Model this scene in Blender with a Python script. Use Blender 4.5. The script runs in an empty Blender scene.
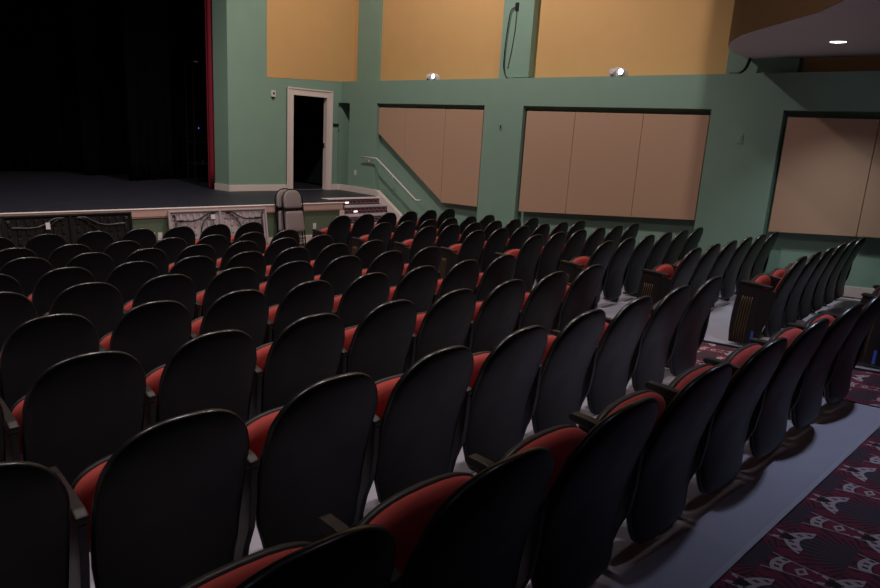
import bpy, bmesh, math, random
from mathutils import Vector, Matrix
random.seed(7)
D = bpy.data
C = bpy.context.scene.collection
PI = math.pi
EYE = 2.31            # eye height over the flat front floor

def floor_z(y):
    return max(0.0, 0.70 - 0.083 * y)

# ------------------------------------------------------------------ materials
def mat(name, col, rough=0.6, metal=0.0, emit=None, estr=0.0, spec=0.5, noise=0.0, nscale=20.0, bump=0.0, bscale=200.0, sheen=0.0):
    m = D.materials.new(name); m.use_nodes = True
    nt = m.node_tree; b = nt.nodes['Principled BSDF']
    b.inputs['Base Color'].default_value = (*col, 1)
    b.inputs['Roughness'].default_value = rough
    b.inputs['Metallic'].default_value = metal
    b.inputs['Specular IOR Level'].default_value = spec
    if sheen:
        b.inputs['Sheen Weight'].default_value = sheen
        b.inputs['Sheen Tint'].default_value = (*[min(1, c * 2 + .1) for c in col], 1)
    if emit:
        b.inputs['Emission Color'].default_value = (*emit, 1)
        b.inputs['Emission Strength'].default_value = estr
    tc = nt.nodes.new('ShaderNodeTexCoord')
    if noise:
        n = nt.nodes.new('ShaderNodeTexNoise'); n.inputs['Scale'].default_value = nscale
        n.inputs['Detail'].default_value = 5
        nt.links.new(tc.outputs['Object'], n.inputs['Vector'])
        mx = nt.nodes.new('ShaderNodeMix'); mx.data_type = 'RGBA'
        mx.inputs[6].default_value = (*[c * (1 - noise) for c in col], 1)
        mx.inputs[7].default_value = (*[min(1, c * (1 + noise)) for c in col], 1)
        nt.links.new(n.outputs['Fac'], mx.inputs[0]); nt.links.new(mx.outputs[2], b.inputs['Base Color'])
    if bump:
        n2 = nt.nodes.new('ShaderNodeTexNoise'); n2.inputs['Scale'].default_value = bscale
        nt.links.new(tc.outputs['Object'], n2.inputs['Vector'])
        bp = nt.nodes.new('ShaderNodeBump'); bp.inputs['Strength'].default_value = bump
        bp.inputs['Distance'].default_value = 0.00025
        nt.links.new(n2.outputs['Fac'], bp.inputs['Height']); nt.links.new(bp.outputs['Normal'], b.inputs['Normal'])
    return m

M = {}
M['green'] = mat('sage_green_paint', (0.225, 0.36, 0.285), 0.7, noise=.06, nscale=3, bump=.3, bscale=150)
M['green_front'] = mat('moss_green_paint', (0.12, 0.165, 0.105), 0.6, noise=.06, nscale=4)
M['yellow'] = mat('ochre_yellow_paint', (0.66, 0.40, 0.16), 0.8, noise=.05, nscale=3, bump=.3, bscale=150)
M['tan'] = mat('tan_acoustic_fabric', (0.50, 0.315, 0.215), 0.95, noise=.06, nscale=60, bump=.4, bscale=400)
M['white_trim'] = mat('cream_gloss_trim', (0.74, 0.64, 0.60), 0.4)
M['lip'] = mat('varnished_stage_lip', (0.56, 0.38, 0.33), 0.4, noise=.1, nscale=12)
M['nosing'] = mat('white_stage_nosing', (0.92, 0.84, 0.82), 0.35)
M['stage'] = mat('charcoal_stage_floor', (0.020, 0.0215, 0.034), 0.5, noise=.35, nscale=2.5, bump=.2, bscale=60)
M['black_wall'] = mat('matt_black_masonry', (0.004, 0.004, 0.005), 0.9)
M['curtain'] = mat('black_velour', (0.0013, 0.0013, 0.0016), 0.95, spec=.1)
M['red_curtain'] = mat('crimson_velour', (0.20, 0.006, 0.020), 0.9)
M['slab'] = mat('painted_grey_concrete', (0.34, 0.33, 0.40), 0.6, noise=.10, nscale=3.5, bump=.3, bscale=40)
M['edge'] = mat('pale_metal_edging', (0.42, 0.42, 0.48), 0.4, metal=.2)
M['shell'] = mat('black_moulded_plastic', (0.0035, 0.0032, 0.0036), 0.38, bump=.25, bscale=500, spec=.2)
M['shell_edge'] = mat('polished_black_edge', (0.010, 0.0095, 0.010), 0.32, spec=.8)
M['shell2'] = mat('dark_grey_plastic', (0.020, 0.018, 0.019), 0.5)
M['red'] = mat('red_woven_upholstery', (0.38, 0.060, 0.052), 0.9, noise=.12, nscale=150, bump=.4, bscale=600, spec=.2)
M['arm'] = mat('dark_stained_wood', (0.010, 0.0065, 0.006), 0.5, noise=.3, nscale=30)
M['iron'] = mat('black_cast_iron', (0.006, 0.0055, 0.006), 0.5)
M['gold'] = mat('brass_inlay', (0.16, 0.10, 0.045), 0.5, metal=.4)
M['steel'] = mat('dull_steel', (0.4, 0.4, 0.42), 0.4, metal=.9)
M['blue_led'] = mat('blue_aisle_led', (0.008, 0.012, 0.09), 0.4, emit=(0.1, 0.2, 1.0), estr=.06)
M['blue_dot'] = mat('blue_indicator', (0.02, 0.04, 0.3), 0.4, emit=(0.1, 0.2, 1.0), estr=1.0)
M['lamp'] = mat('glowing_lamp_lens', (0.9, 0.9, 1.0), 0.4, emit=(0.85, 0.88, 1.0), estr=9)
M['lamp_soft'] = mat('glowing_bulb', (0.9, 0.9, 1.0), 0.4, emit=(0.95, 0.92, 1.0), estr=7)
M['stepglow'] = mat('step_light_lens', (0.9, 0.9, 0.9), 0.4, emit=(1.0, 0.86, 0.80), estr=1.6)
M['dim'] = mat('dark_grey_ceiling_paint', (0.07, 0.065, 0.065), 0.9)
M['brown'] = mat('umber_brown', (0.14, 0.07, 0.022), 0.8, noise=.05, nscale=3)  # one even dark brown over the whole balcony front
M['tread'] = mat('pinkish_grey_tread', (0.40, 0.34, 0.38), 0.7, noise=.1, nscale=40)
M['soffit'] = mat('pale_mauve_plaster', (0.70, 0.67, 0.68), 0.8, noise=.04, nscale=3)
M['grey_plastic'] = mat('pale_grey_blow_moulded_plastic', (0.42, 0.36, 0.38), 0.5, noise=.05, nscale=10)
M['black_plastic'] = mat('black_table_plastic', (0.005, 0.0045, 0.005), 0.5, spec=.3)
M['tube'] = mat('black_tube_steel', (0.012, 0.012, 0.013), 0.35, metal=.4)
M['grey_tube'] = mat('dull_grey_tube', (0.06, 0.056, 0.056), 0.4, metal=.3)
M['beige'] = mat('taupe_vinyl_pad', (0.24, 0.20, 0.20), 0.6, noise=.05, nscale=30)
M['white'] = mat('white_plastic', (0.68, 0.66, 0.66), 0.45)
M['dark'] = mat('near_black_void', (0.003, 0.003, 0.003), 0.9)
M['sign'] = mat('black_sign_plate', (0.012, 0.016, 0.014), 0.5)
M['rail'] = mat('white_handrail_paint', (0.72, 0.66, 0.62), 0.3)

# expression helper for procedural patterns
class NX:
    def __init__(s, nt): s.nt = nt
    def op(s, o, a, b=None, c=None):
        n = s.nt.nodes.new('ShaderNodeMath'); n.operation = o
        for i, v in enumerate((a, b, c)):
            if v is None: continue
            if isinstance(v, (int, float)): n.inputs[i].default_value = v
            else: s.nt.links.new(v, n.inputs[i])
        return n.outputs[0]
    def mix(s, f, a, b):
        n = s.nt.nodes.new('ShaderNodeMix'); n.data_type = 'RGBA'
        s.nt.links.new(f, n.inputs[0])
        for i, v in ((6, a), (7, b)):
            if isinstance(v, tuple): n.inputs[i].default_value = (*v, 1)
            else: s.nt.links.new(v, n.inputs[i])
        return n.outputs[2]

def carpet_material(name, W=0.504, H=0.262, ang=0.0, bright=1.0, face='xy', zoom=1.0):
    m = D.materials.new(name); m.use_nodes = True
    nt = m.node_tree; b = nt.nodes['Principled BSDF']; b.inputs['Roughness'].default_value = .95
    x = NX(nt)
    tc = nt.nodes.new('ShaderNodeTexCoord')
    sep = nt.nodes.new('ShaderNodeSeparateXYZ'); nt.links.new(tc.outputs['Object'], sep.inputs[0])
    X = x.op('MULTIPLY', sep.outputs[0], zoom); Y = x.op('MULTIPLY', sep.outputs[1] if face == 'xy' else sep.outputs[2], zoom)
    def k(v): return tuple(c * bright for c in v)
    cream = k((0.38, 0.33, 0.34)); dark = k((0.022, 0.012, 0.018)); wine = k((0.150, 0.014, 0.034)); plum = k((0.070, 0.042, 0.060)); black = k((0.007, 0.005, 0.007))
    def fan(ox, oy):
        # local u in [-W/2, W/2], v in [0, 2H]
        u = x.op('SUBTRACT', x.op('MULTIPLY', x.op('FRACT', x.op('DIVIDE', x.op('ADD', X, 50 * W + ox), W)), W), W / 2)
        v = x.op('MULTIPLY', x.op('FRACT', x.op('DIVIDE', x.op('ADD', Y, 100 * H + oy), 2 * H)), 2 * H)
        au = x.op('ABSOLUTE', u)
        th = x.op('ARCTAN2', u, x.op('ADD', v, 0.06))
        # outer arch
        r1 = x.op('SQRT', x.op('ADD', x.op('POWER', x.op('DIVIDE', au, 0.215), 2), x.op('POWER', x.op('DIVIDE', v, 0.505), 2)))
        r2 = x.op('SQRT', x.op('ADD', x.op('POWER', x.op('DIVIDE', au, 0.150), 2), x.op('POWER', x.op('DIVIDE', v, 0.262), 2)))
        inside = x.op('LESS_THAN', r1, 1.0)
        ring1 = x.op('MULTIPLY', inside, x.op('GREATER_THAN', r1, 0.93))
        thick = x.op('MULTIPLY', x.op('MULTIPLY', inside, x.op('GREATER_THAN', r1, 0.90)), x.op('GREATER_THAN', v, 0.375))
        line1 = x.op('MULTIPLY', ring1, x.op('GREATER_THAN', r1, 0.978))
        def dots(r, mid, half, freq):
            a = x.op('LESS_THAN', x.op('ABSOLUTE', x.op('SUBTRACT', r, mid)), half)
            return x.op('SUBTRACT', 1.0, x.op('MULTIPLY', a, x.op('GREATER_THAN', x.op('SINE', x.op('MULTIPLY', th, freq)), 0.25)))
        thick = x.op('MULTIPLY', thick, dots(r1, 0.945, 0.022, 90))
        ring2 = x.op('MULTIPLY', x.op('LESS_THAN', r2, 1.04), x.op('GREATER_THAN', r2, 0.80))
        ring2 = x.op('MULTIPLY', ring2, x.op('GREATER_THAN', v, 0.178))
        ring2 = x.op('MULTIPLY', ring2, dots(r2, 0.925, 0.045, 46))
        pleat = x.op('ADD', x.op('MULTIPLY', x.op('SINE', x.op('MULTIPLY', th, 44)), 0.5), 0.5)
        in2 = x.op('LESS_THAN', r2, 0.8)
        col = x.mix(pleat, dark, wine)
        petal = x.op('GREATER_THAN', x.op('SINE', x.op('ADD', x.op('MULTIPLY', x.op('ABSOLUTE', th), 15), 0.4)), -0.15)
        band = x.op('MULTIPLY', petal, x.op('MULTIPLY', x.op('GREATER_THAN', r2, 1.12), x.op('LESS_THAN', r1, 0.88)))
        col = x.mix(band, col, wine)
        col = x.mix(in2, col, x.mix(pleat, dark, plum))
        ray = x.op('LESS_THAN', x.op('ABSOLUTE', x.op('SUBTRACT', au, x.op('MULTIPLY', x.op('SUBTRACT', v, 0.22), 0.34))), 0.008)
        ray = x.op('MULTIPLY', ray, x.op('MULTIPLY', x.op('GREATER_THAN', v, 0.285), x.op('LESS_THAN', v, 0.40)))
        ray = x.op('MULTIPLY', ray, x.op('GREATER_THAN', x.op('SINE', x.op('MULTIPLY', v, 150)), -0.4))
        star = x.op('LESS_THAN', x.op('ABSOLUTE', x.op('SUBTRACT', x.op('ADD', au, x.op('MULTIPLY', x.op('ABSOLUTE', x.op('SUBTRACT', v, 0.385)), 1.4)), 0.028)), 0.010)
        lite = x.op('MAXIMUM', thick, x.op('MAXIMUM', line1, x.op('MAXIMUM', ring2, x.op('MAXIMUM', ray, star))))
        col = x.mix(lite, col, cream)
        disc = x.op('LESS_THAN', x.op('SQRT', x.op('ADD', x.op('POWER', au, 2), x.op('POWER', x.op('SUBTRACT', v, 0.262), 2))), 0.026)
        col = x.mix(lite, col, cream)
        col = x.mix(disc, col, black)
        return inside, col
    i1, c1 = fan(0.18, 0.0)
    i2, c2 = fan(0.18 + W / 2, H)
    v1 = x.mix(i1, c2, c1)
    # lower rows overlap the ones above: use the v coordinate of fan 1
    v = x.op('FRACT', x.op('DIVIDE', x.op('ADD', Y, 100 * H), 2 * H))
    v2 = x.mix(i2, c1, c2)
    col = x.mix(x.op('GREATER_THAN', v, 0.5), v1, v2)
    n = nt.nodes.new('ShaderNodeTexNoise'); n.inputs['Scale'].default_value = 300
    nt.links.new(tc.outputs['Object'], n.inputs['Vector'])
    bp = nt.nodes.new('ShaderNodeBump'); bp.inputs['Strength'].default_value = .6; bp.inputs['Distance'].default_value = .0006
    nt.links.new(n.outputs['Fac'], bp.inputs['Height']); nt.links.new(bp.outputs['Normal'], b.inputs['Normal'])
    nt.links.new(col, b.inputs['Base Color'])
    return m
M['carpet'] = carpet_material('art_deco_fan_carpet')
M['riser'] = carpet_material('patterned_riser_carpet', face='xz', bright=.95, zoom=4.2)

# ------------------------------------------------------------------ helpers
def link(name, me, parent=None):
    o = D.objects.new(name, me); C.objects.link(o)
    if parent: o.parent = parent
    return o

def mesh_from(name, V, F, m, smooth=False):
    me = D.meshes.new(name); me.from_pydata([tuple(v) for v in V], [], F); me.materials.append(m)
    bm = bmesh.new(); bm.from_mesh(me); bmesh.ops.recalc_face_normals(bm, faces=bm.faces); bm.to_mesh(me); bm.free()
    if smooth:
        for p in me.polygons: p.use_smooth = True
    return me

class MB:
    """collects shapes into one mesh"""
    def __init__(s): s.bm = bmesh.new()
    def box(s, a, b, bevel=0.0, seg=2, rot=None, pivot=None):
        a = Vector(a); b = Vector(b)
        r = bmesh.ops.create_cube(s.bm, size=1)
        vs = r['verts']
        c = (a + b) / 2; d = b - a
        for v in vs: v.co = Vector((v.co.x * abs(d.x), v.co.y * abs(d.y), v.co.z * abs(d.z))) + c
        if bevel:
            es = list({e for v in vs for e in v.link_edges})
            r2 = bmesh.ops.bevel(s.bm, geom=es, offset=bevel, segments=seg, affect='EDGES', profile=.5)
            vs = list({v for f in r2['faces'] for v in f.verts} | set(v for v in vs if v.is_valid))
        if rot is not None:
            p = Vector(pivot) if pivot is not None else c
            for v in vs: v.co = rot @ (v.co - p) + p
        return s
    def prism(s, pts, axis, lo, hi, bevel=0.0):
        """pts: 2D outline; axis 'x','y','z' extrusion"""
        def mk(p, t):
            if axis == 'x': return Vector((t, p[0], p[1]))
            if axis == 'y': return Vector((p[0], t, p[1]))
            return Vector((p[0], p[1], t))
        A = [s.bm.verts.new(mk(p, lo)) for p in pts]; B = [s.bm.verts.new(mk(p, hi)) for p in pts]
        fs = [s.bm.faces.new(A), s.bm.faces.new(B[::-1])]
        n = len(pts)
        for i in range(n): fs.append(s.bm.faces.new((A[i], B[i], B[(i + 1) % n], A[(i + 1) % n])))
        bmesh.ops.recalc_face_normals(s.bm, faces=fs)
        if bevel:
            es = list({e for f in fs for e in f.edges})
            bmesh.ops.bevel(s.bm, geom=es, offset=bevel, segments=2, affect='EDGES', profile=.5)
        return s
    def tube(s, pts, r, n=8, closed=False):
        P = [Vector(p) for p in pts]; rings = []
        m = len(P)
        for i, p in enumerate(P):
            if closed: t = (P[(i + 1) % m] - P[i - 1])
            else: t = (P[min(i + 1, m - 1)] - P[max(i - 1, 0)])
            t.normalize()
            ref = Vector((0, 0, 1)) if abs(t.z) < .9 else Vector((0, 1, 0))
            if i and not closed or i:
                ref = prev
            u = (ref - t * ref.dot(t)).normalized(); w = t.cross(u); prev = u
            rings.append([s.bm.verts.new(p + (u * math.cos(2 * PI * k / n) + w * math.sin(2 * PI * k / n)) * r) for k in range(n)])
        for i in range(m if closed else m - 1):
            a, b = rings[i], rings[(i + 1) % m]
            for k in range(n): s.bm.faces.new((a[k], a[(k + 1) % n], b[(k + 1) % n], b[k])).smooth = True
        if not closed:
            s.bm.faces.new(rings[0][::-1]); s.bm.faces.new(rings[-1])
        return s
    def lathe(s, prof, axis='z', at=(0, 0, 0), n=20, smooth=True):
        at = Vector(at); rings = []
        for r, h in prof:
            ring = []
            for k in range(n):
                c, q = math.cos(2 * PI * k / n) * r, math.sin(2 * PI * k / n) * r
                v = {'z': (c, q, h), 'y': (c, h, q), 'x': (h, c, q)}[axis]
                ring.append(s.bm.verts.new(at + Vector(v)))
            rings.append(ring)
        for a, b in zip(rings, rings[1:]):
            for k in range(n): s.bm.faces.new((a[k], a[(k + 1) % n], b[(k + 1) % n], b[k])).smooth = smooth
        s.bm.faces.new(rings[0][::-1]); s.bm.faces.new(rings[-1])
        return s
    def mesh(s, name, m):
        bmesh.ops.recalc_face_normals(s.bm, faces=s.bm.faces)
        me = D.meshes.new(name); s.bm.to_mesh(me); s.bm.free(); me.materials.append(m)
        return me
    def build(s, name, m, parent=None, loc=None):
        o = link(name, s.mesh(name, m), parent)
        if loc is not None: o.location = loc
        return o

def tag(o, label=None, cat=None, group=None, kind=None):
    if label: o['label'] = label
    if cat: o['category'] = cat
    if group: o['group'] = group
    if kind: o['kind'] = kind
    return o
def thing(name, label, cat, loc=(0, 0, 0), rz=0.0, group=None):
    o = D.objects.new(name, None); C.objects.link(o); o.location = loc; o.rotation_euler = (0, 0, rz)
    o.empty_display_size = .1
    return tag(o, label, cat, group)
def struct(o): o['kind'] = 'structure'; return o

def pad(name, outline, center, fmap, layers, m):
    """solid pillow-like body from concentric loops. layers: (scale, depth)"""
    V = []; F = []; n = len(outline); cx, cz = center
    loops = []
    for sc, d in layers:
        if sc == 0:
            loops.append([len(V)]); V.append(fmap(cx, cz, d))
        else:
            st = len(V)
            for (px, pz) in outline: V.append(fmap(cx + (px - cx) * sc, cz + (pz - cz) * sc, d))
            loops.append(list(range(st, st + n)))
    for a, b in zip(loops, loops[1:]):
        for i in range(n):
            j = (i + 1) % n
            if len(a) == 1: F.append((a[0], b[i], b[j]))
            elif len(b) == 1: F.append((a[i], b[0], a[j]))
            else: F.append((a[i], b[i], b[j], a[j]))
    return mesh_from(name, V, F, m, True)

def interp(tab, t):
    if t <= tab[0][0]: return tab[0][1]
    for (a, x), (b, y) in zip(tab, tab[1:]):
        if t <= b:
            k = (t - a) / (b - a); k = k * k * (3 - 2 * k) * .35 + k * .65
            return x + (y - x) * k
    return tab[-1][1]

# ------------------------------------------------------------------ auditorium seat (faces +y; origin on floor under the top of the back)
BZ0, BZ1 = 0.095, 0.885
def back_outline(grow=0.0):
    half = [(0.0, BZ0 - grow), (0.10, BZ0 - grow), (0.165, BZ0 + .006 - grow), (0.195, BZ0 + .03 - grow * .8), (0.212, BZ0 + .07),
            (0.222, .22), (0.236, .28), (0.243, .36), (0.2455, .44), (0.246, .52), (0.245, .60)]
    arc = []
    for k in range(1, 13):
        t = k / 12 * PI / 2
        arc.append((0.245 * (math.cos(t) ** .80), .62 + (BZ1 - .62) * (math.sin(t) ** .92)))
    h = [(x + (grow if x > .2 else grow * x / .2), z + (grow if z > .8 else 0)) for x, z in half + arc]
    h[-1] = (0.0, h[-1][1])
    return h + [(-x, z) for x, z in h[-2:0:-1]]
PROF = [(0.10, .125), (.22, .140), (.34, .140), (.46, .122), (.58, .088), (.70, .050), (.80, .022), (.90, -.004)]
def back_surf(x, z, d):
    return (x, interp(PROF, z) + d + 0.42 * x * x, z)
shell_me = pad('backrest', back_outline(), (0, .5), back_surf,
               [(0, 0), (.35, 0), (.65, 0), (.86, 0.0), (.95, .002), (.985, .006), (1, .014), (1, .026), (.985, .034), (.93, .038), (.6, .038), (0, .038)], M['shell'])
shell_me.materials.append(M['shell_edge'])
_n = len(back_outline())
for _p in shell_me.polygons:
    _k = _p.index // _n
    if 5 <= _k <= 8: _p.material_index = 1
cush_me = pad('back_cushion', [(x * .84, .52 + (z - .52) * .84) for x, z in back_outline()], (0, .5), back_surf,
              [(0, .034), (.9, .034), (1, .040), (1, .048), (.96, .060), (.8, .068), (.4, .072), (0, .072)], M['red'])
# seat folded up
def seat_outline(s=1.0):
    h = [(0, 0.0), (.12, 0.0), (.20, .01), (.225, .05), (.240, .15), (.240, .25)]
    for k in range(1, 9):
        t = k / 8 * PI / 2
        h.append((.240 * math.cos(t) ** .75, .25 + .105 * math.sin(t)))
    h[-1] = (0, h[-1][1])
    h = [(x * s, .17 + (z - .17) * s) for x, z in h]
    return h + [(-x, z) for x, z in h[-2:0:-1]]
def seat_map(x, s, d):
    # hinge at y=.235,z=.385; leans slightly back towards the backrest; d>0 towards the front (stage)
    a = math.radians(7)
    up = Vector((0, -math.sin(a), math.cos(a))); nf = Vector((0, math.cos(a), math.sin(a)))
    p = Vector((x, .405, .29)) + up * s + nf * (d - .25 * (x * x) * .6)
    return tuple(p)
pan_me = pad('seat_pan', seat_outline(), (0, .17), seat_map,
             [(0, .0), (.9, .0), (1, .003), (1.0, .014), (.975, .026), (.90, .038), (.75, .046), (.4, .05), (0, .05)], M['shell2'])
sc_me = pad('seat_cushion', seat_outline(.985), (0, .17), seat_map,
            [(0, .002), (.95, .002), (1, -.004), (1, -.026), (.96, -.04), (.85, -.052), (.5, -.060), (0, -.060)], M['red'])
def arm_mesh():
    b = MB()
    b.prism([(.125, .560), (.15, .552), (.40, .575), (.452, .578), (.468, .590), (.468, .604), (.452, .615), (.38, .616), (.16, .598), (.125, .585)], 'x', -.019, .019, .006)
    return b.mesh('armrest', M['arm'])
def leg_mesh():
    b = MB()
    b.prism([(.22, .02), (.33, .02), (.315, .10), (.32, .34), (.345, .48), (.42, .572), (.13, .556), (.135, .42), (.15, .30), (.19, .20), (.215, .10)], 'x', -.013, .013, .003)
    b.box((-.026, .225, .001), (.026, .42, .020), .006)
    b.tube([(-.012, .34, .40), (.05, .34, .40)], .022, 10)
    return b.mesh('leg', M['iron'])
def bolt_mesh():
    b = MB()
    b.lathe([(.0065, 0), (.0055, .006), (.002, .008)], 'x', (.013, .39, .55), 8)
    b.lathe([(.0065, 0), (.0055, .006), (.002, .008)], 'x', (.013, .24, .52), 8)
    return b.mesh('bolt', M['steel'])
def panel_outline():
    return [(.255, .004), (.478, .004), (.488, .12), (.488, .25), (.480, .38), (.466, .48), (.448, .585), (.255, .577), (.262, .45), (.262, .25)]
def endpanel_mesh(sgn):
    b = MB(); b.prism(panel_outline(), 'x', -.018, .018, .004)
    return b.mesh('end_panel', M['arm'])
def stripe_mesh(k, sgn):
    b = MB(); x = .0205 * sgn
    y0 = .345 + .023 * k; y1 = .335 + .021 * k
    pts = [(x, y0, .03), (x, y0 - .001, .15), (x, y0 - .008, .28), (x, y0 - .018, .40), (x, y1 - .012, .47)]
    b.tube(pts, .004, 6)
    return b.mesh('inlay_stripe', M['gold'])
def endarm_mesh():
    b = MB()
    b.prism([(.17, .572), (.30, .580), (.445, .586), (.462, .594), (.462, .604), (.445, .612), (.28, .608), (.17, .598)], 'x', -.030, .030, .006)
    return b.mesh('armrest', M['arm'])
def led_mesh(sgn):
    b = MB(); b.box((.019 * sgn - .004, .262, .03), (.019 * sgn + .004, .284, .15), .002)
    return b.mesh('aisle_light', M['blue_led'])
ME = dict(arm=arm_mesh(), leg=leg_mesh(), bolt=bolt_mesh(), endarm=endarm_mesh())
for sg, nm in ((-1, 'L'), (1, 'R')):
    ME['panel' + nm] = endpanel_mesh(sg); ME['led' + nm] = led_mesh(sg)
    ME['stripe' + nm] = [stripe_mesh(k, sg) for k in range(5)]

def make_seat(end=None, last=False):
    t = thing('auditorium_seat', '', 'theatre seat')
    link('backrest', shell_me, t); link('back_cushion', cush_me, t)
    p = link('seat_pan', pan_me, t); p['label'] = 'dark grey plastic seat pan'
    s = link('seat_cushion', sc_me, t)
    def side(x):
        a = link('armrest', ME['arm'], t); a.location.x = x
        l = link('leg', ME['leg'], t); l.location.x = x
        b = link('bolt', ME['bolt'], l)
    def endp(x, nm):
        a = link('armrest', ME['endarm'], t); a.location.x = x
        l = link('leg', ME['leg'], t); l.location.x = x
        pn = link('end_panel', ME['panel' + nm], t); pn.location.x = x; pn['label'] = 'dark wooden end panel with brass stripes'
        for q in ME['stripe' + nm]: link('inlay_stripe', q, pn)
        link('aisle_light', ME['led' + nm], pn)
    if end == 'L': endp(-.2725, 'L')
    else: side(-.2725)
    if end == 'R': endp(.2725, 'R')
    elif last: side(.2725)
    return t
PROTO = {}
def copy_tree(o, parent=None):
    c = o.copy(); C.objects.link(c)
    if parent: c.parent = parent
    for ch in list(o.children): copy_tree(ch, c)
    return c
ORD = ['first', 'second', 'third', 'fourth', 'fifth', 'sixth', 'seventh', 'eighth', 'ninth', 'tenth']
ROWN = ['front row by the stage', 'second row from the stage', 'third row from the stage', 'fourth row from the stage', 'middle row of nine', 'sixth row from the stage', 'third row from the back', 'second row from the back', 'back row by the carpet']
def place_seat(kind, x, y, rz, label, group):
    key = kind
    if key not in PROTO:
        PROTO[key] = make_seat(end={'plain': None, 'last': None, 'endL': 'L', 'endR': 'R'}[kind], last=(kind == 'last')); o = PROTO[key]
    else: o = copy_tree(PROTO[key])
    o.location = (x, y, floor_z(y + .15)); o.rotation_euler = (0, 0, rz)
    o['label'] = label; o['group'] = group
    return o

# centre block: (row y, x of the aisle seat, pitch, seats)
CENTRE = [(8.89, 4.905, .545, 9), (7.89, 4.90, .546, 8), (6.90, 4.78, .545, 8), (5.92, 4.83, .543, 8), (4.95, 4.805, .56, 8),
          (3.93, 4.82, .552, 9), (2.95, 4.80, .565, 9), (1.96, 4.88, .580, 9), (0.985, 5.03, .619, 9)]
NIN = [9, 9, 9, 9, 9, 9, 9, 9, 10]
for r, (y, x0, p, n) in enumerate(CENTRE):
    for k in range(n):
        kind = 'endR' if k == 0 else 'plain'
        lab = '%s seat in from the carpeted aisle, %s, in the wide centre block' % (ORD[k], ROWN[r]) if k else 'aisle-end seat with end panel, %s, wide centre block' % ROWN[r]
        if k: lab = '%s red seat with black back from the aisle, %s, centre block' % (ORD[k], ROWN[r])
        xk = x0 - p * k
        cf = 0 if r == 8 else 1
        so = place_seat(kind, xk, y + cf * (xk * xk - 13) / 190, cf * xk / 95, lab, 'seats of the centre block, ' + ROWN[r])
        so.scale = (max(1.0, p / .552), 1, 1)      # the rear rows have wider seats
# wall block
RIGHT = [(9.13, 6.67), (8.15, 6.76), (7.10, 6.75), (6.11, 6.74), (5.13, 6.77), (4.07, 6.72), (3.04, 6.75), (2.01, 6.72), (1.01, 6.74)]
ANG = math.radians(4.1)
for r, (y, x0) in enumerate(RIGHT):
    for k in range(6):
        kind = 'endL' if k == 0 else ('last' if k == 5 else 'plain')
        xx = x0 + .545 * k * math.cos(ANG); yy = y + .545 * k * math.sin(ANG)
        if k == 0: lab = 'aisle-end seat with brass-striped panel, %s, block beside the green wall' % ROWN[r]
        elif k == 5: lab = 'seat against the green wall, %s, block beside the panels' % ROWN[r]
        else: lab = '%s red seat with black back from the aisle, %s, wall block' % (ORD[k], ROWN[r])
        place_seat(kind, xx, yy, ANG, lab, 'seats of the wall block, ' + ROWN[r])

# ------------------------------------------------------------------ floor
def ramp(name, x0, x1, ys, dz, m, thick=.12):
    """strip following the raked floor"""
    V = []; F = []
    for y in ys:
        z = floor_z(y) + dz
        V += [(x0, y, z), (x1, y, z), (x0, y, z - thick), (x1, y, z - thick)]
    for i in range(len(ys) - 1):
        a = 4 * i; b = a + 4
        F += [(a, a + 1, b + 1, b), (a + 2, b + 2, b + 3, a + 3), (a, b, b + 2, a + 2), (a + 1, a + 3, b + 3, b + 1)]
    F += [(0, 2, 3, 1), (4 * len(ys) - 4, 4 * len(ys) - 3, 4 * len(ys) - 1, 4 * len(ys) - 2)]
    return struct(link(name, mesh_from(name, V, F, m)))
YK = .70 / .083
ramp('floor', -14, 10.2, [-9, YK, 12.5], -.014, M['carpet'], .3)
ramp('floor_slab', -14, 5.34, [.88, YK, 9.75], 0, M['slab'])
ramp('floor_slab', 6.36, 10.0, [.80, YK, 10.0], 0, M['slab'])
for (a, b) in ((-14, 5.34), (6.36, 10.0)):
    ramp('trim_floor_edge', a, b, [.855 if a < 0 else .775, .88 if a < 0 else .80], .004, M['edge'], .03)
ramp('trim_floor_edge', 5.34, 5.365, [.855, YK, 9.75], .004, M['shell2'], .03)
ramp('trim_floor_edge', 6.335, 6.36, [.775, YK, 10.0], .004, M['shell2'], .03)

# ------------------------------------------------------------------ stage
ST = .80
b = MB()
b.prism([(-12, 11.45), (8.35, 11.45), (8.35, 12.2), (10.15, 12.2), (10.15, 22), (-12, 22)], 'z', ST - .05, ST)
struct(b.build('stage_floor', M['stage']))
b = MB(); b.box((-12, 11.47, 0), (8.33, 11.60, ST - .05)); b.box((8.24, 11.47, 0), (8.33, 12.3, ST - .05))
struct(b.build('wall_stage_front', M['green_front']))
b = MB(); b.box((-12, 11.43, .665), (8.37, 11.475, ST - .012), .004); b.box((8.33, 11.43, .665), (8.37, 12.2, ST - .012), .004)
b.box((-12, 11.442, .64), (8.36, 11.475, .665), .006)
struct(b.build('trim_stage_lip', M['lip']))
b = MB(); b.box((-12, 11.42, ST - .012), (8.38, 11.47, ST + .006), .004)
b.box((8.33, 12.17, ST - .03), (9.95, 12.23, ST + .004), .004)
struct(b.build('trim_stage_nosing', M['nosing']))
b = MB(); b.box((8.26, 11.435, 0), (8.37, 11.475, .64), .004)
struct(b.build('trim_stage_corner', M['white_trim']))
b = MB(); b.box((-12, 11.44, 0), (8.26, 11.475, .16), .004)
struct(b.build('baseboard_stage', M['white_trim']))
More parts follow.
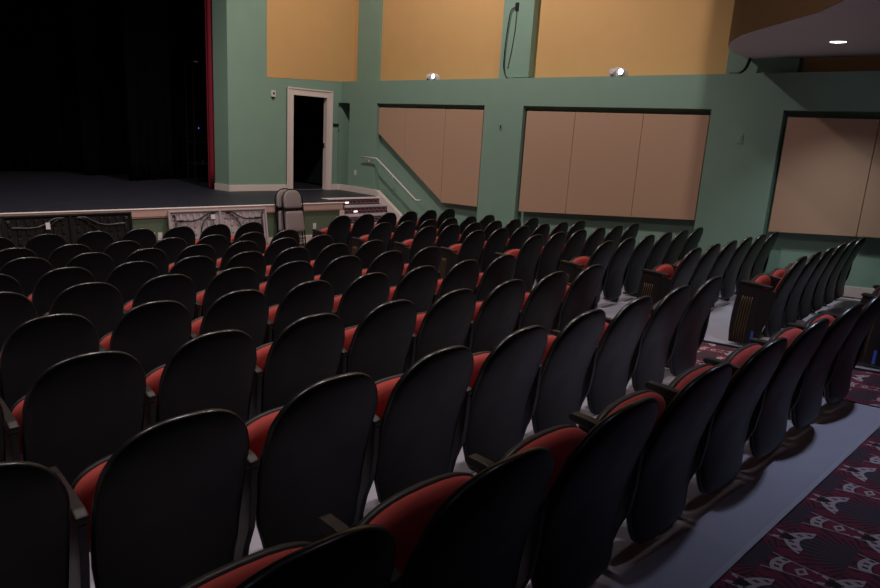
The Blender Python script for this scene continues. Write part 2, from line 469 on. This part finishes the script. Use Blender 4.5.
# steps down beside the wall
RH = ST / 5
for k in range(1, 5):
    y1 = 12.2 - .3 * (k - 1); z1 = ST - RH * k
    b = MB(); b.box((8.38, y1 - .3, 0), (9.90, y1 + .05, z1 - .02)); b.box((8.38, y1 - .32, z1 - .025), (9.90, y1 + .0, z1), .006)
    struct(b.build('floor_step_tread', M['tread']))
for k in range(0, 5):
    y1 = 12.2 - .3 * k; z1 = ST - RH * k
    b = MB(); b.box((8.38, y1 - .008, max(0.001, z1 - RH + .001)), (9.90, y1 + .004, z1 - .026))
    struct(b.build('trim_step_riser', M['riser']))
for k in range(0, 4):
    y1 = 12.2 - .3 * k; z1 = ST - RH * k
    t = thing('step_light', ['lit step light on the top riser of the stage steps', 'lit step light on the second riser of the stage steps', 'lit step light on the third riser down of the stage steps', 'lit step light low on the stage steps, on the fourth riser'][k], 'step light', (8.98 + .02 * k, y1 - .008, z1 - .105), group='step lights on the stage steps')
    q = MB(); q.box((-.06, -.012, -.025), (.06, 0, .025), .004); q.build('housing', M['white'], t)
    q = MB(); q.box((-.045, -.018, -.016), (.045, -.011, .012), .003); q.build('lens', M['stepglow'], t)

# splay wall with the doorway
W0 = 13.9; ZBAY = EYE + .585
b = MB()
b.prism([(6.95, 14.35), (7.05, W0), (8.63, W0), (8.63, W0 + .1), (7.3, W0 + .1), (7.3, 14.35)], 'z', 0, 8)
b.box((9.58, W0, 0), (9.92, W0 + .1, ZBAY)); b.box((9.58, W0, ZBAY), (10.6, W0 + .1, 8)); b.box((8.63, W0, 2.99), (9.58, W0 + .1, 8)); b.box((8.63, W0, 0), (9.58, W0 + .1, ST))
b.box((9.85, W0 + .1, 0), (10.6, W0 + .2, ZBAY))
struct(b.build('wall_proscenium_side', M['green']))
b = MB()
b.box((-12, W0, 0), (-7.0, W0 + .35, 8)); b.box((-7.0, W0, 6.6), (7.05, W0 + .35, 8))
struct(b.build('wall_proscenium', M['green']))
b = MB(); b.prism([(7.98, EYE + .985), (9.2, EYE + 1.045), (10.345, EYE + 1.08), (10.345, 8), (7.98, 8)], 'y', W0 - .006, W0 + .02)
struct(b.build('wall_proscenium_yellow', M['yellow']))
dg = thing('door_1', None, None, (9.1, W0, ST)); dg['kind'] = 'structure'
b = MB()
def frame_layer(b, o, w, y0, y1, bev=.004):
    xl, xr, zt = -.47 - o, .48 + o, 2.19 + o
    b.box((xl, y0, 0), (xl + w, y1, zt), bev); b.box((xr - w, y0, 0), (xr, y1, zt), bev); b.box((xl + w + .0005, y0 + .001, zt - w), (xr - w - .0005, y1, zt - .0005), bev)
frame_layer(b, .15, .15, -.03, .01); frame_layer(b, .15, .035, -.05, .01); frame_layer(b, .015, .03, -.042, .01)
b.build('door_casing', M['white_trim'], dg)
b = MB()
b.box((-.47, 0.011, 0), (-.455, .10, 2.175)); b.box((.465, 0.011, 0), (.48, .10, 2.175)); b.box((-.47, 0.011, 2.175), (.48, .10, 2.19))
b.build('door_jamb', M['white_trim'], dg)
b = MB(); b.box((-.455, .012, 0), (.465, .12, .015), .004); b.build('door_threshold', M['steel'], dg)
# door leaf folded back in the dark passage
b = MB(); b.box((-.44, .26, .02), (-.395, 1.12, 2.15), .004); b.build('door_leaf', M['dark'], dg)
# strike plate
b = MB(); b.box((.452, .04, 1.0), (.465, .08, 1.12), .002); b.build('strike_plate', M['iron'], dg)
# dark passage behind door
b = MB(); b.box((8.3, 14.15, ST), (8.32, 17.4, 4)); b.box((10.4, 14.15, ST), (10.42, 17.4, 4)); b.box((8.3, 17.4, ST), (10.42, 17.42, 4)); b.box((8.3, 14.15, 4), (10.42, 17.42, 4.02))
struct(b.build('wall_passage', M['black_wall']))

# baseboards on stage level
b = MB(); b.box((7.03, W0 - .02, ST), (8.49, W0 + .01, ST + .14), .004); b.box((9.72, W0 - .02, ST), (9.99, W0 + .01, ST + .14), .004)
b.prism([(6.93, 14.35), (7.035, W0 - .02), (7.06, W0 - .02), (6.96, 14.35)], 'z', ST, ST + .14)
struct(b.build('baseboard_proscenium', M['white_trim']))
b = MB(); b.box((9.97, 12.35, ST), (10.02, 13.9, ST + .14), .004)
# stringer down the steps
sl = RH / .3
b.prism([(12.36, ST + .14), (12.36, ST - .02), (12.2, ST - .12), (12.2 - .3 * 4.6, ST - .12 - RH * 4.6), (10.72, .0), (10.45, .0), (10.45, .10), (10.82, .14), (12.30, ST + .14 - .0)], 'x', 9.90, 10.0)
struct(b.build('baseboard_steps', M['white_trim']))

# side wall (x = 10) with recessed bays
ZB = EYE + .585; ZL = EYE + 1.08
b = MB()
b.box((10.16, -9, 0), (10.5, 13.55, ZL - .001)); b.box((10.42, 13.5, 0), (10.5, 14.2, ZL - .001))
PIL = [(12.53, 13.55), (8.21, 9.18), (3.62, 4.64), (-1.0, .05), (-5.5, -4.5), (-9, -8.8)]
for y0, y1 in PIL: b.box((10.0, y0, 0), (10.17, y1, ZB))
b.box((10.0, -9, ZB), (10.36, 14.0, ZL))
struct(b.build('wall_right', M['green']))
b = MB(); b.box((10.35, -9, ZL - .02), (10.6, 14.2, 8))
struct(b.build('wall_right_upper', M['yellow']))
b = MB()
for y0, y1 in [(12.86, 13.68), (8.32, 9.05), (3.60, 4.60), (-1.0, 0.0)]: b.box((10.28 if y0 > 12 else 10.2, y0, ZL - .01), (10.36, y1, 8))
struct(b.build('pillar_right_upper', M['green']))
b = MB(); 
for y0, y1 in [(-9, 9.18), (9.18, 10.5)]: 
    pass
V = []; F = []
for (y0, y1, xx) in [(-1.0, .05, 9.975), (.05, 3.62, 10.135), (3.62, 4.64, 9.975), (4.64, 8.21, 10.135), (8.21, 9.18, 9.975), (9.18, 10.5, 10.135)]:
    pts = [y0, YK, y1] if y0 < YK < y1 else [y0, y1]
    st = len(V)
    for y in pts:
        z = floor_z(y)
        V += [(xx, y, z), (xx, y, z + .14), (xx + .03, y, z + .14), (xx + .03, y, z)]
    for i in range(len(pts) - 1):
        a = st + 4 * i; c = a + 4
        F += [(a, a + 1, c + 1, c), (a + 1, a + 2, c + 2, c + 1), (a + 2, a + 3, c + 3, c + 2), (a + 3, a, c, c + 3)]
    F += [(st, st + 3, st + 2, st + 1), (len(V) - 4, len(V) - 3, len(V) - 2, len(V) - 1)]
struct(link('baseboard_right', mesh_from('baseboard_right', V, F, M['white_trim'])))

# room shell out of the picture
b = MB(); b.box((-14.3, -9, -.5), (-14, 14.2, 8)); struct(b.build('wall_left', M['dim']))
b = MB(); b.box((-14.3, -9.3, -.5), (10.6, -9, 8)); struct(b.build('wall_back', M['dim']))
b = MB(); b.box((-14.3, -9.3, 7.9), (10.6, 14.3, 8.1)); struct(b.build('ceiling', M['dim']))
b = MB(); b.box((-12.2, 22, 0), (10.6, 22.3, 8)); b.box((-12.3, 14.2, 0), (-12, 22.3, 8)); b.box((10.45, 14.15, 0), (10.6, 22.3, 8)); b.box((-12.3, 14.2, 7.9), (10.6, 22.3, 8.1))
struct(b.build('wall_stage_house', M['black_wall']))

# acoustic panels
def acoustic(pts, label):
    t = MB(); t.prism(pts, 'x', 10.03, 10.085, .004)
    return tag(t.build('acoustic_panel', M['tan']), label, 'wall panel', 'tan fabric acoustic panels on the green wall')
g = .008
PT = EYE + .497
S1, S2, S3, S4 = 12.47, 11.53, 10.28, 9.22
kink = 10.23; zk = EYE - 1.425; ztl = EYE - .07
def dz(y): return ztl + (zk - ztl) * (S1 - y) / (S1 - kink)
acoustic([(S1, PT), (S1, ztl), (S2 + g, dz(S2 + g)), (S2 + g, PT)], 'narrow tan acoustic panel above the stair handrail, cut on the slant')
acoustic([(S2, PT), (S2, dz(S2)), (S3 + g, dz(S3 + g)), (S3 + g, PT)], 'middle tan acoustic panel of the bay over the stage steps, slanted bottom')
acoustic([(S3, PT), (S3, zk), (S4, zk + .03), (S4, PT)], 'tan acoustic panel with the full height edge, bay over the stage steps')
for y0, y1, lab in [(8.14, 7.07, 'narrowest tan acoustic panel of the three panel bay, stage end'), (7.07 - g, 5.76, 'middle tan acoustic panel of the three panel bay'), (5.76 - g, 4.67, 'tan acoustic panel of the three panel bay, end away from the stage')]:
    acoustic([(y0, PT), (y0, EYE - .680 - .083 * y0), (y1, EYE - .680 - .083 * y1), (y1, PT)], lab)
for y0, y1, lab in [(3.56, 2.46, 'tan acoustic panel in the bay under the balcony light, stage end'), (2.46 - g, 1.3, 'tan acoustic panel in the balcony bay, cut by the picture edge'), (1.3 - g, .1, None)]:
    if lab: acoustic([(y0, PT), (y0, EYE - .79 - .083 * y0), (y1, EYE - .79 - .083 * y1), (y1, PT)], lab)

# handrail
t = thing('handrail', 'white pipe handrail sloping down the green wall beside the stage steps', 'handrail', (9.9, 12, 1.2))
q = MB(); q.tube([(0, .90, .47), (0, .34, .465), (0, .28, .44), (0, -1.06, -.325), (0, -1.12, -.335), (.05, -1.14, -.335), (.085, -1.14, -.335)], .019, 10); q.build('rail', M['rail'], t)
for yy, zz in ((.74, .46), (-.15, .165), (-.95, -.265)):
    q = MB(); q.tube([(0, yy, zz - .015), (.02, yy, zz - .07), (.10, yy, zz - .08)], .008, 8); q.lathe([(.03, .085), (.03, .1)], 'x', (0, yy, zz - .08), 12)
    q.build('bracket', M['rail'], t)

# wall fittings
def plate(name, loc, w, h, m, label, cat, normal='x', rocker=True, mm=None):
    t = thing(name, label, cat, loc)
    q = MB()
    if normal == 'x': q.box((-.008, -w / 2, -h / 2), (0, w / 2, h / 2), .003)
    else: q.box((-w / 2, -.008, -h / 2), (w / 2, 0, h / 2), .003)
    q.build('cover_plate', m, t)
    q = MB()
    if normal == 'x': q.box((-.014, -w * .2, -h * .25), (-.006, w * .2, h * .25), .002)
    else: q.box((-w * .2, -.014, -h * .25), (w * .2, -.006, h * .25), .002)
    q.build('insert', mm or m, t)
    return t
plate('light_switch', (10.0, 13.26, EYE - 1.04), .075, .12, M['white'], 'white light switch on the narrow green pier by the stage door', 'light switch')
plate('wall_plate', (10.0, 8.72, EYE + .19), .08, .13, M['green'], 'small green painted plate on the pier between the tan panel bays', 'wall plate', mm=M['iron'])
plate('wall_plate', (10.0, 4.15, EYE + .18), .085, .14, M['green'], 'small green painted plate on the pier in the balcony shadow', 'wall plate')
plate('power_outlet', (7.66, 11.47, EYE - 1.975), .075, .12, M['white'], 'white outlet on the stage front between folded chairs and steps', 'power outlet', 'y')
plate('power_outlet', (4.415, 11.47, EYE - 1.985), .075, .13, M['white'], 'white outlet on the stage front, beside the black folding table', 'power outlet', 'y')
plate('power_outlet', (4.54, 11.47, EYE - 1.99), .075, .13, M['white'], 'white outlet on the stage front, beside the grey folding table', 'power outlet', 'y')
t = thing('thermostat', 'small white control box on the green wall beside the stage door', 'thermostat', (8.13, W0, EYE + .64))
q = MB(); q.box((-.055, -.035, -.06), (.055, 0, .075), .006); q.build('casing', M['white'], t)
q = MB(); q.box((-.02, -.04, -.01), (.03, -.033, .04), .002); q.build('display', M['grey_tube'], t)
q = MB(); q.box((-.025, -.025, -.11), (.025, 0, -.06), .004); q.build('sensor', M['shell2'], t)
q = MB(); q.box((-.10, -.02, -.035), (.09, 0, .035), .003)
tag(q.build('door_sign', M['sign'], None, (9.84, W0, EYE + .05)), 'small black sign plate beside the white framed stage door', 'sign')

# emergency lights on the ledge
for i, (yy, lab) in enumerate([(10.75, 'twin emergency light on the ledge under the yellow wall, over the stair panels'), (6.32, 'bright twin emergency light on the ledge over the three panel bay')]):
    t = thing('emergency_light', lab, 'emergency light', (10.06, yy, ZL), group='emergency lights on the ledge'); t.scale = (1.15, 1.15, 1.2)
    q = MB()
    pts = [(-.13 * math.cos(k / 10 * PI), .03 + .085 * math.sin(k / 10 * PI)) for k in range(11)]
    q.prism([(a, c) for a, c in ([(-.13, .0)] + pts + [(.13, 0)])], 'x', -.04, .05, .004); q.build('housing', M['white'], t)
    for s_ in (-1, 1):
        q = MB(); q.lathe([(.018, .03), (.042, .0), (.045, -.02), (.040, -.026)], 'x', (-.045, -s_ * .075, .052), 14); hd = q.build('lamp_head', M['white'], t)
        q = MB(); q.lathe([(.038, -.0), (.03, -.006)], 'x', (-.072, -s_ * .075, .052), 14); q.build('lens', M['lamp_soft'] if (s_ == 1) else M['white'], hd)

# cables on the upper wall
t = thing('cable', 'black cable looping down the green pillar from a small hook', 'cable', (10.2, 8.7, ZL))
def cv(pts, n=24):
    P = [Vector(p) for p in pts]; out = []
    for i in range(len(P) - 1):
        p0 = P[max(i - 1, 0)]; p1 = P[i]; p2 = P[i + 1]; p3 = P[min(i + 2, len(P) - 1)]
        for k in range(n // 4):
            s_ = k / (n // 4)
            out.append(.5 * ((2 * p1) + (p2 - p0) * s_ + (2 * p0 - 5 * p1 + 4 * p2 - p3) * s_ * s_ + (3 * p1 - p0 - 3 * p2 + p3) * s_ ** 3))
    out.append(P[-1]); return out
q = MB(); q.tube(cv([(-.02, .02, 1.28), (-.03, .14, 1.22), (-.03, .19, .9), (-.03, .22, .5), (-.03, .21, .2), (-.05, .12, .04), (-.06, .02, .012)]), .011, 6); q.build('thick_cord', M['tube'], t)
q = MB(); q.tube(cv([(-.02, .01, 1.26), (-.012, .02, .9), (-.012, .07, .5), (-.012, .13, .2)]), .006, 6); q.build('thin_cord', M['grey_tube'], t)
q = MB(); q.box((-.03, -.02, 1.22), (0, .05, 1.36), .006); q.build('hook', M['iron'], t)
q = MB(); q.tube([(-.06, .02, .012), (-.16, -.2, .012), (-.16, -.6, .012)], .006, 6); q.build('trailing_cord', M['tube'], t)
q = MB(); q.tube(cv([(10.12, 4.50, ZL + .012), (10.1, 4.36, ZL + .02), (10.1, 4.27, ZL + .09), (10.1, 4.23, ZL + .222)]), .022, 8)
tag(q.build('conduit', M['tube']), 'thick black conduit curving from the ledge up to the balcony underside', 'conduit')

# ------------------------------------------------------------------ balcony with curved front
zs = EYE + 1.30
curve = [(10.36, 4.31), (10.18, 4.29), (9.6, 4.23), (9.15, 4.12), (8.85, 4.01), (8.62, 3.89), (8.40, 3.74), (8.15, 3.55), (7.85, 3.24), (7.50, 2.84), (7.14, 2.42), (6.66, 2.06), (6.2, 1.90), (5.6, 1.82), (5.0, 1.80), (-14, 1.80)]  # straight out-of-view run is set forward to shade the back row
b = MB()
b.prism([(x, y) for x, y in curve] + [(-14, -9), (10.36, -9)], 'z', zs, zs + .22)
struct(b.build('ceiling_balcony_underside', M['soffit']))
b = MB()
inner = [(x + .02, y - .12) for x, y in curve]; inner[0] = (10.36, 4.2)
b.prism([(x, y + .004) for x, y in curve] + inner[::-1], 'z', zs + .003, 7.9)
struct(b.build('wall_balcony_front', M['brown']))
def downlight(x, y, lab=None):
    t = thing('downlight', lab, 'ceiling light', (x, y, zs))
    q = MB(); q.tube([(.095 * math.cos(a * PI / 14), .095 * math.sin(a * PI / 14), -.004) for a in range(28)], .008, 6, closed=True); q.build('trim_ring', M['white'], t)
    q = MB(); q.lathe([(.085, -.002), (.0005, -.0035)], 'z', n=28); q.build('lens', M['lamp'], t)
    return t
downlight(8.95, 2.77, 'round recessed downlight glowing in the balcony underside')

# ------------------------------------------------------------------ stage dressing
def curtain(name, pts, z0, z1, amp, wl, m, label, seed=0, sway=.0):
    rnd = random.Random(seed)
    P = [Vector((*p, 0)) for p in pts]
    seg = []; L = 0
    for a, c in zip(P, P[1:]):
        n = max(2, int((c - a).length / .03)); 
        for k in range(n): seg.append((a.lerp(c, k / n), (c - a).normalized(), L + (c - a).length * k / n))
        L += (c - a).length
    seg.append((P[-1], (P[-1] - P[-2]).normalized(), L))
    rows = 14; V = []; F = []
    ph = [rnd.uniform(0, 6) for _ in range(4)]
    for j in range(rows + 1):
        f = j / rows; z = z0 + (z1 - z0) * f
        for p, d, l in seg:
            nrm = Vector((-d.y, d.x, 0))
            a = amp * (1.15 - .3 * f) * (math.sin(2 * PI * l / wl + .5 * math.sin(ph[0] + l * 1.7) + .25 * f) + .35 * math.sin(2 * PI * l / (wl * .43) + ph[1] + .6 * f))
            q = p + nrm * a + Vector((0, 0, z)); V.append(q)
    n = len(seg); T = len(V)
    for v in list(V): V.append(v + Vector((0, .008, 0)))
    for j in range(rows):
        for i in range(n - 1):
            a = j * n + i; F.append((a, a + 1, a + n + 1, a + n)); F.append((T + a, T + a + n, T + a + n + 1, T + a + 1))
    for i in range(n - 1):
        F.append((i, T + i, T + i + 1, i + 1)); a = rows * n + i; F.append((a, a + 1, T + a + 1, T + a))
    for j in range(rows):
        a = j * n; F.append((a, a + n, T + a + n, T + a)); a = j * n + n - 1; F.append((a, T + a, T + a + n, a + n))
    return tag(link(name, mesh_from(name, V, F, m, True)), label, 'curtain')
curtain('stage_curtain', [(6.99, 14.40), (6.92, 14.48), (6.90, 14.55)], ST + .01, 6.7, .018, .09, M['red_curtain'], 'gathered crimson curtain hanging at the edge of the stage opening', 3)
curtain('stage_curtain', [(5.85, 16.45), (7.2, 17.1), (8.2, 17.5)], ST + .01, 7.6, .06, .28, M['curtain'], 'black side curtain behind the crimson curtain on the stage', 5)
curtain('stage_curtain', [(5.35, 18.0), (6.9, 18.5)], ST + .01, 7.6, .06, .28, M['curtain'], 'second black side curtain, deeper on the dark stage', 8)
curtain('stage_curtain', [(-8, 19.2), (6.2, 19.2)], ST + .01, 7.6, .07, .34, M['curtain'], 'wide black backdrop curtain across the rear of the stage', 11)

# equipment rack in the wings
t = thing('equipment_rack', 'dark equipment rack with a blue light behind the crimson curtain', 'equipment rack', (7.42, 16.0, ST))
q = MB()
for xx in (-.27, .25):
    for yy in (-.2, .2): q.box((xx - .012, yy - .012, 0), (xx + .012, yy + .012, 2.78), .002)
q.build('frame', M['shell2'], t)
for k, zz in enumerate((.45, .95, 2.76)):
    q = MB(); q.box((-.29, -.22, zz), (.27, .22, zz + .02), .003); q.build('shelf', M['shell2'], t)
q = MB(); q.box((-.24, -.2, .98), (.22, .18, 1.5), .01); q.build('amplifier', M['shell'], t)
q = MB(); q.lathe([(.012, -.206), (.012, -.2)], 'y', (-.16, 0, 1.30), 10); q.build('indicator_light', M['blue_dot'], t)
q = MB(); q.box((-.09, -.21, .47), (-.05, -.2, .56), .003); q.build('tag', M['grey_tube'], t)
q = MB(); q.box((-.24, -.215, 2.782), (-.14, -.17, 2.805), .003); q.build('cap', M['white'], t)

# ------------------------------------------------------------------ folding tables and chairs in front of the stage
def leaning_table(x, w, h, mtop, mleg, label, dark):
    """bifold table on its long edge, underside to the house"""
    tilt = math.radians(-9)
    t = thing('folding_table', label, 'folding table', (x, 11.26, 0.004)); t.rotation_euler = (tilt, 0, 0)
    hw = w / 2
    for s_ in (-1, 1):
        x0, x1 = (-hw, -.004) if s_ < 0 else (.004, hw)
        q = MB(); q.box((x0, .012, 0), (x1, .03, h), .006)
        rw = .034
        wl, wr = (rw, .016) if s_ < 0 else (.016, rw)
        q.box((x0, -.022, 0), (x0 + wl, .02, h), .006); q.box((x1 - wr, -.022, 0), (x1, .02, h), .006)
        q.box((x0, -.022, 0), (x1, .02, rw), .008); q.box((x0, -.022, h - rw), (x1, .02, h), .008)
        # moulded ribs / pockets of the underside
        for i in range(7):
            for j in range(5):
                xa = x0 + .10 + (x1 - x0 - .2) * i / 6; za = .12 + (h - .24) * j / 4
                q.box((xa - .022, -.010, za - .045), (xa + .022, .014, za + .045), .006)
        q.build('table_panel', mtop, t)
        # folded leg frame: crossbar near the outer edge and a bowed tube to the middle
        q = MB()
        for zf in (.18, h - .18):
            sg = 1 if zf > h / 2 else -1
            xo = s_ * (hw - .11)
            q.tube(cv([(xo, -.03, zf), (s_ * (hw - .40), -.03, zf - sg * .01), (s_ * (hw - .55), -.032, zf + sg * .03), (s_ * .22, -.034, zf + sg * .115), (s_ * .09, -.034, zf + sg * .12)]), .012, 8)
        if not dark: q.tube([(s_ * (hw - .11), -.03, .10), (s_ * (hw - .11), -.03, h - .10)], .014, 8)
        q.build('leg_frame', mleg, t)
        q = MB()
        q.tube(cv([(s_ * .08, -.036, h - .06), (s_ * .20, -.036, h - .10), (s_ * .33, -.036, h - .22), (s_ * .38, -.036, h / 2), (s_ * .33, -.036, .22), (s_ * .20, -.036, .10), (s_ * .08, -.036, .06)]), .010, 8)
        q.build('leg_brace', M['tube'], t)
        q = MB()
        q.box((s_ * (hw - .20) - .06, -.028, h - .20), (s_ * (hw - .20) + .06, -.012, h - .165), .004)
        q.box((s_ * (hw - .09) - .02, -.028, h - .11), (s_ * (hw - .09) + .02, -.012, h - .07), .004)
        q.build('latch', M['grey_tube'] if dark else M['shell2'], t)
    q = MB(); q.box((-.006, -.026, 0), (.006, .02, h), .002); q.build('hinge', mtop, t)
    if dark:
        q = MB(); q.box((-.355, -.05, h - .22), (-.295, -.046, h - .12)); q.build('paper_tag', M['white'], t)
    else:
        q = MB(); q.box((-.19, -.05, h - .17), (-.11, -.046, h - .09)); q.build('paper_tag', M['white'], t)
    return t
leaning_table(5.575, 1.86, .765, M['grey_plastic'], M['tube'], 'pale grey folding table on its side, ribbed underside showing, against the stage', False)
leaning_table(3.125, 1.84, .775, M['black_plastic'], M['grey_tube'], 'black folding table on its side leaning against the stage front', True)

def rrect(w, z0, z1, r, top=None):
    pts = []
    tr = top or r
    for (cx, cz, a0, rr) in ((w - r, z0 + r, -PI / 2, r), (w - tr, z1 - tr, 0, tr), (-w + tr, z1 - tr, PI / 2, tr), (-w + r, z0 + r, PI, r)):
        for k in range(7): a = a0 + k / 6 * PI / 2; pts.append((cx + rr * math.cos(a), cz + rr * math.sin(a)))
    return pts
def folded_chair(x, y, rz, label):
    t = thing('folding_chair', label, 'folding chair', (x, y, 0.006), rz, 'folded chairs leaning on the stage')
    t.rotation_euler = (math.radians(-9), 0, rz)
    H = 1.12; w = .225
    arch = [(-w, 0, 0.0), (-w, 0, H - .22)] + [(-w * math.cos(k / 12 * PI), 0, H - .22 + .21 * math.sin(k / 12 * PI)) for k in range(1, 12)] + [(w, 0, H - .22), (w, 0, 0.0)]
    q = MB(); q.tube(arch, .0125, 8); q.tube([(-w, 0, .16), (w, 0, .16)], .009, 8); q.build('front_frame', M['tube'], t)
    q = MB(); q.tube([(-w + .035, .035, .02), (-w + .03, .03, .80)], .011, 8); q.tube([(w - .035, .035, .02), (w - .03, .03, .80)], .011, 8)
    q.tube([(-w + .03, .035, .10), (w - .03, .035, .10)], .009, 8); q.build('rear_frame', M['tube'], t)
    q = MB(); q.box((-w + .01, -.004, .70), (w - .01, .012, .745), .003); q.box((-w, -.02, .735), (-w + .04, .02, .78), .004); q.box((w - .04, -.02, .735), (w, .02, .78), .004); q.build('crossbar', M['tube'], t)
    L = [(0, .012), (.95, .012), (1, .004), (1, -.012), (.95, -.024), (.8, -.030), (.4, -.033), (0, -.033)]
    link('back_pad', pad('back_pad', rrect(.195, .745, 1.095, .04, .165), (0, .9), lambda a, c, d: (a, d, c), L, M['beige']), t)
    link('seat_pad', pad('seat_pad', rrect(.205, .29, .69, .05, .05), (0, .49), lambda a, c, d: (a * (1.05 if c < .5 else .95), d - .028 - (c - .5) * .02, c), L, M['beige']), t)
    return t
folded_chair(7.02, 11.14, 0.0, 'front beige padded folding chair of two, folded upright against the stage')
folded_chair(6.95, 11.275, 0.0, 'rear beige padded folding chair, mostly hidden behind its twin')

# ------------------------------------------------------------------ lights
def spot(loc, aim, power, col, size=110, blend=.6, r=.12):
    l = D.lights.new('house_light', 'SPOT'); l.energy = power; l.color = col; l.spot_size = math.radians(size); l.spot_blend = blend; l.shadow_soft_size = r
    o = D.objects.new('house_light', l); C.objects.link(o); o.location = loc
    d = Vector(aim) - Vector(loc); o.rotation_euler = d.to_track_quat('-Z', 'Y').to_euler()
    return o
WARM = (1.0, .87, .81); COOL = (.68, .74, 1.0); TEAL = (.85, .95, 1.0)
for (x, y, aim, p, cone) in [(6.4, 2.4, (6.8, 2.8, 0), 370, 160), (2.4, 2.6, (2.4, 3.6, 0), 360, 120), (-1.6, 2.6, (-1.6, 3.8, 0), 300, 120),
                              (2.8, 5.4, (2.9, 6.6, 0), 380, 88), (6.3, 9.2, (9.4, 10.6, 1.0), 700, 135), (-2.5, 6.2, (-2.5, 7, 0), 300, 95),
                              (2.0, 10.2, (3.0, 11.4, 0), 480, 110), (-7, 7.5, (-7, 8.5, 0), 260, 100)]:
    spot((x, y, 7.7), aim, p, WARM, cone, .6)
for (x, y, p) in [(8.95, 2.77, 105), (5.0, .84, 105), (1.9, .7, 5), (8.6, -.9, 12), (-1, .6, 4)]:
    spot((x, y, zs - .015), (x, y, 0), p, TEAL if x > 8.9 else COOL, 100 if x > 8.9 else 118, .9, .05)
w = D.worlds.new('world'); bpy.context.scene.world = w; w.use_nodes = True
w.node_tree.nodes['Background'].inputs[0].default_value = (0, 0, 0, 1)

# ------------------------------------------------------------------ camera
cam = D.cameras.new('camera'); co = D.objects.new('camera', cam); C.objects.link(co)
cam.sensor_width = 36; cam.lens = 671 * 36 / 880; cam.clip_start = .05
dx = (0.71909206, -0.12035867, 0.68441245); dy = (-0.69244624, -0.20704547, 0.69112255); up = (0.05852191, -0.97089956, -0.23222666)
# camera axes in world: image right, image up, backwards
R_ = Vector((dx[0], dy[0], up[0])); U_ = -Vector((dx[1], dy[1], up[1])); F_ = Vector((dx[2], dy[2], up[2]))
U_ = (U_ - R_ * U_.dot(R_)).normalized(); R_.normalize(); B_ = R_.cross(U_)
m4 = Matrix(((R_.x, U_.x, B_.x, 0), (R_.y, U_.y, B_.y, 0), (R_.z, U_.z, B_.z, EYE), (0, 0, 0, 1)))
co.matrix_world = m4
S = bpy.context.scene
S.camera = co
S.view_settings.view_transform = 'Standard'; S.view_settings.look = 'None'; S.view_settings.gamma = 1; S.view_settings.use_curve_mapping = False
S.view_settings.exposure = 0.3
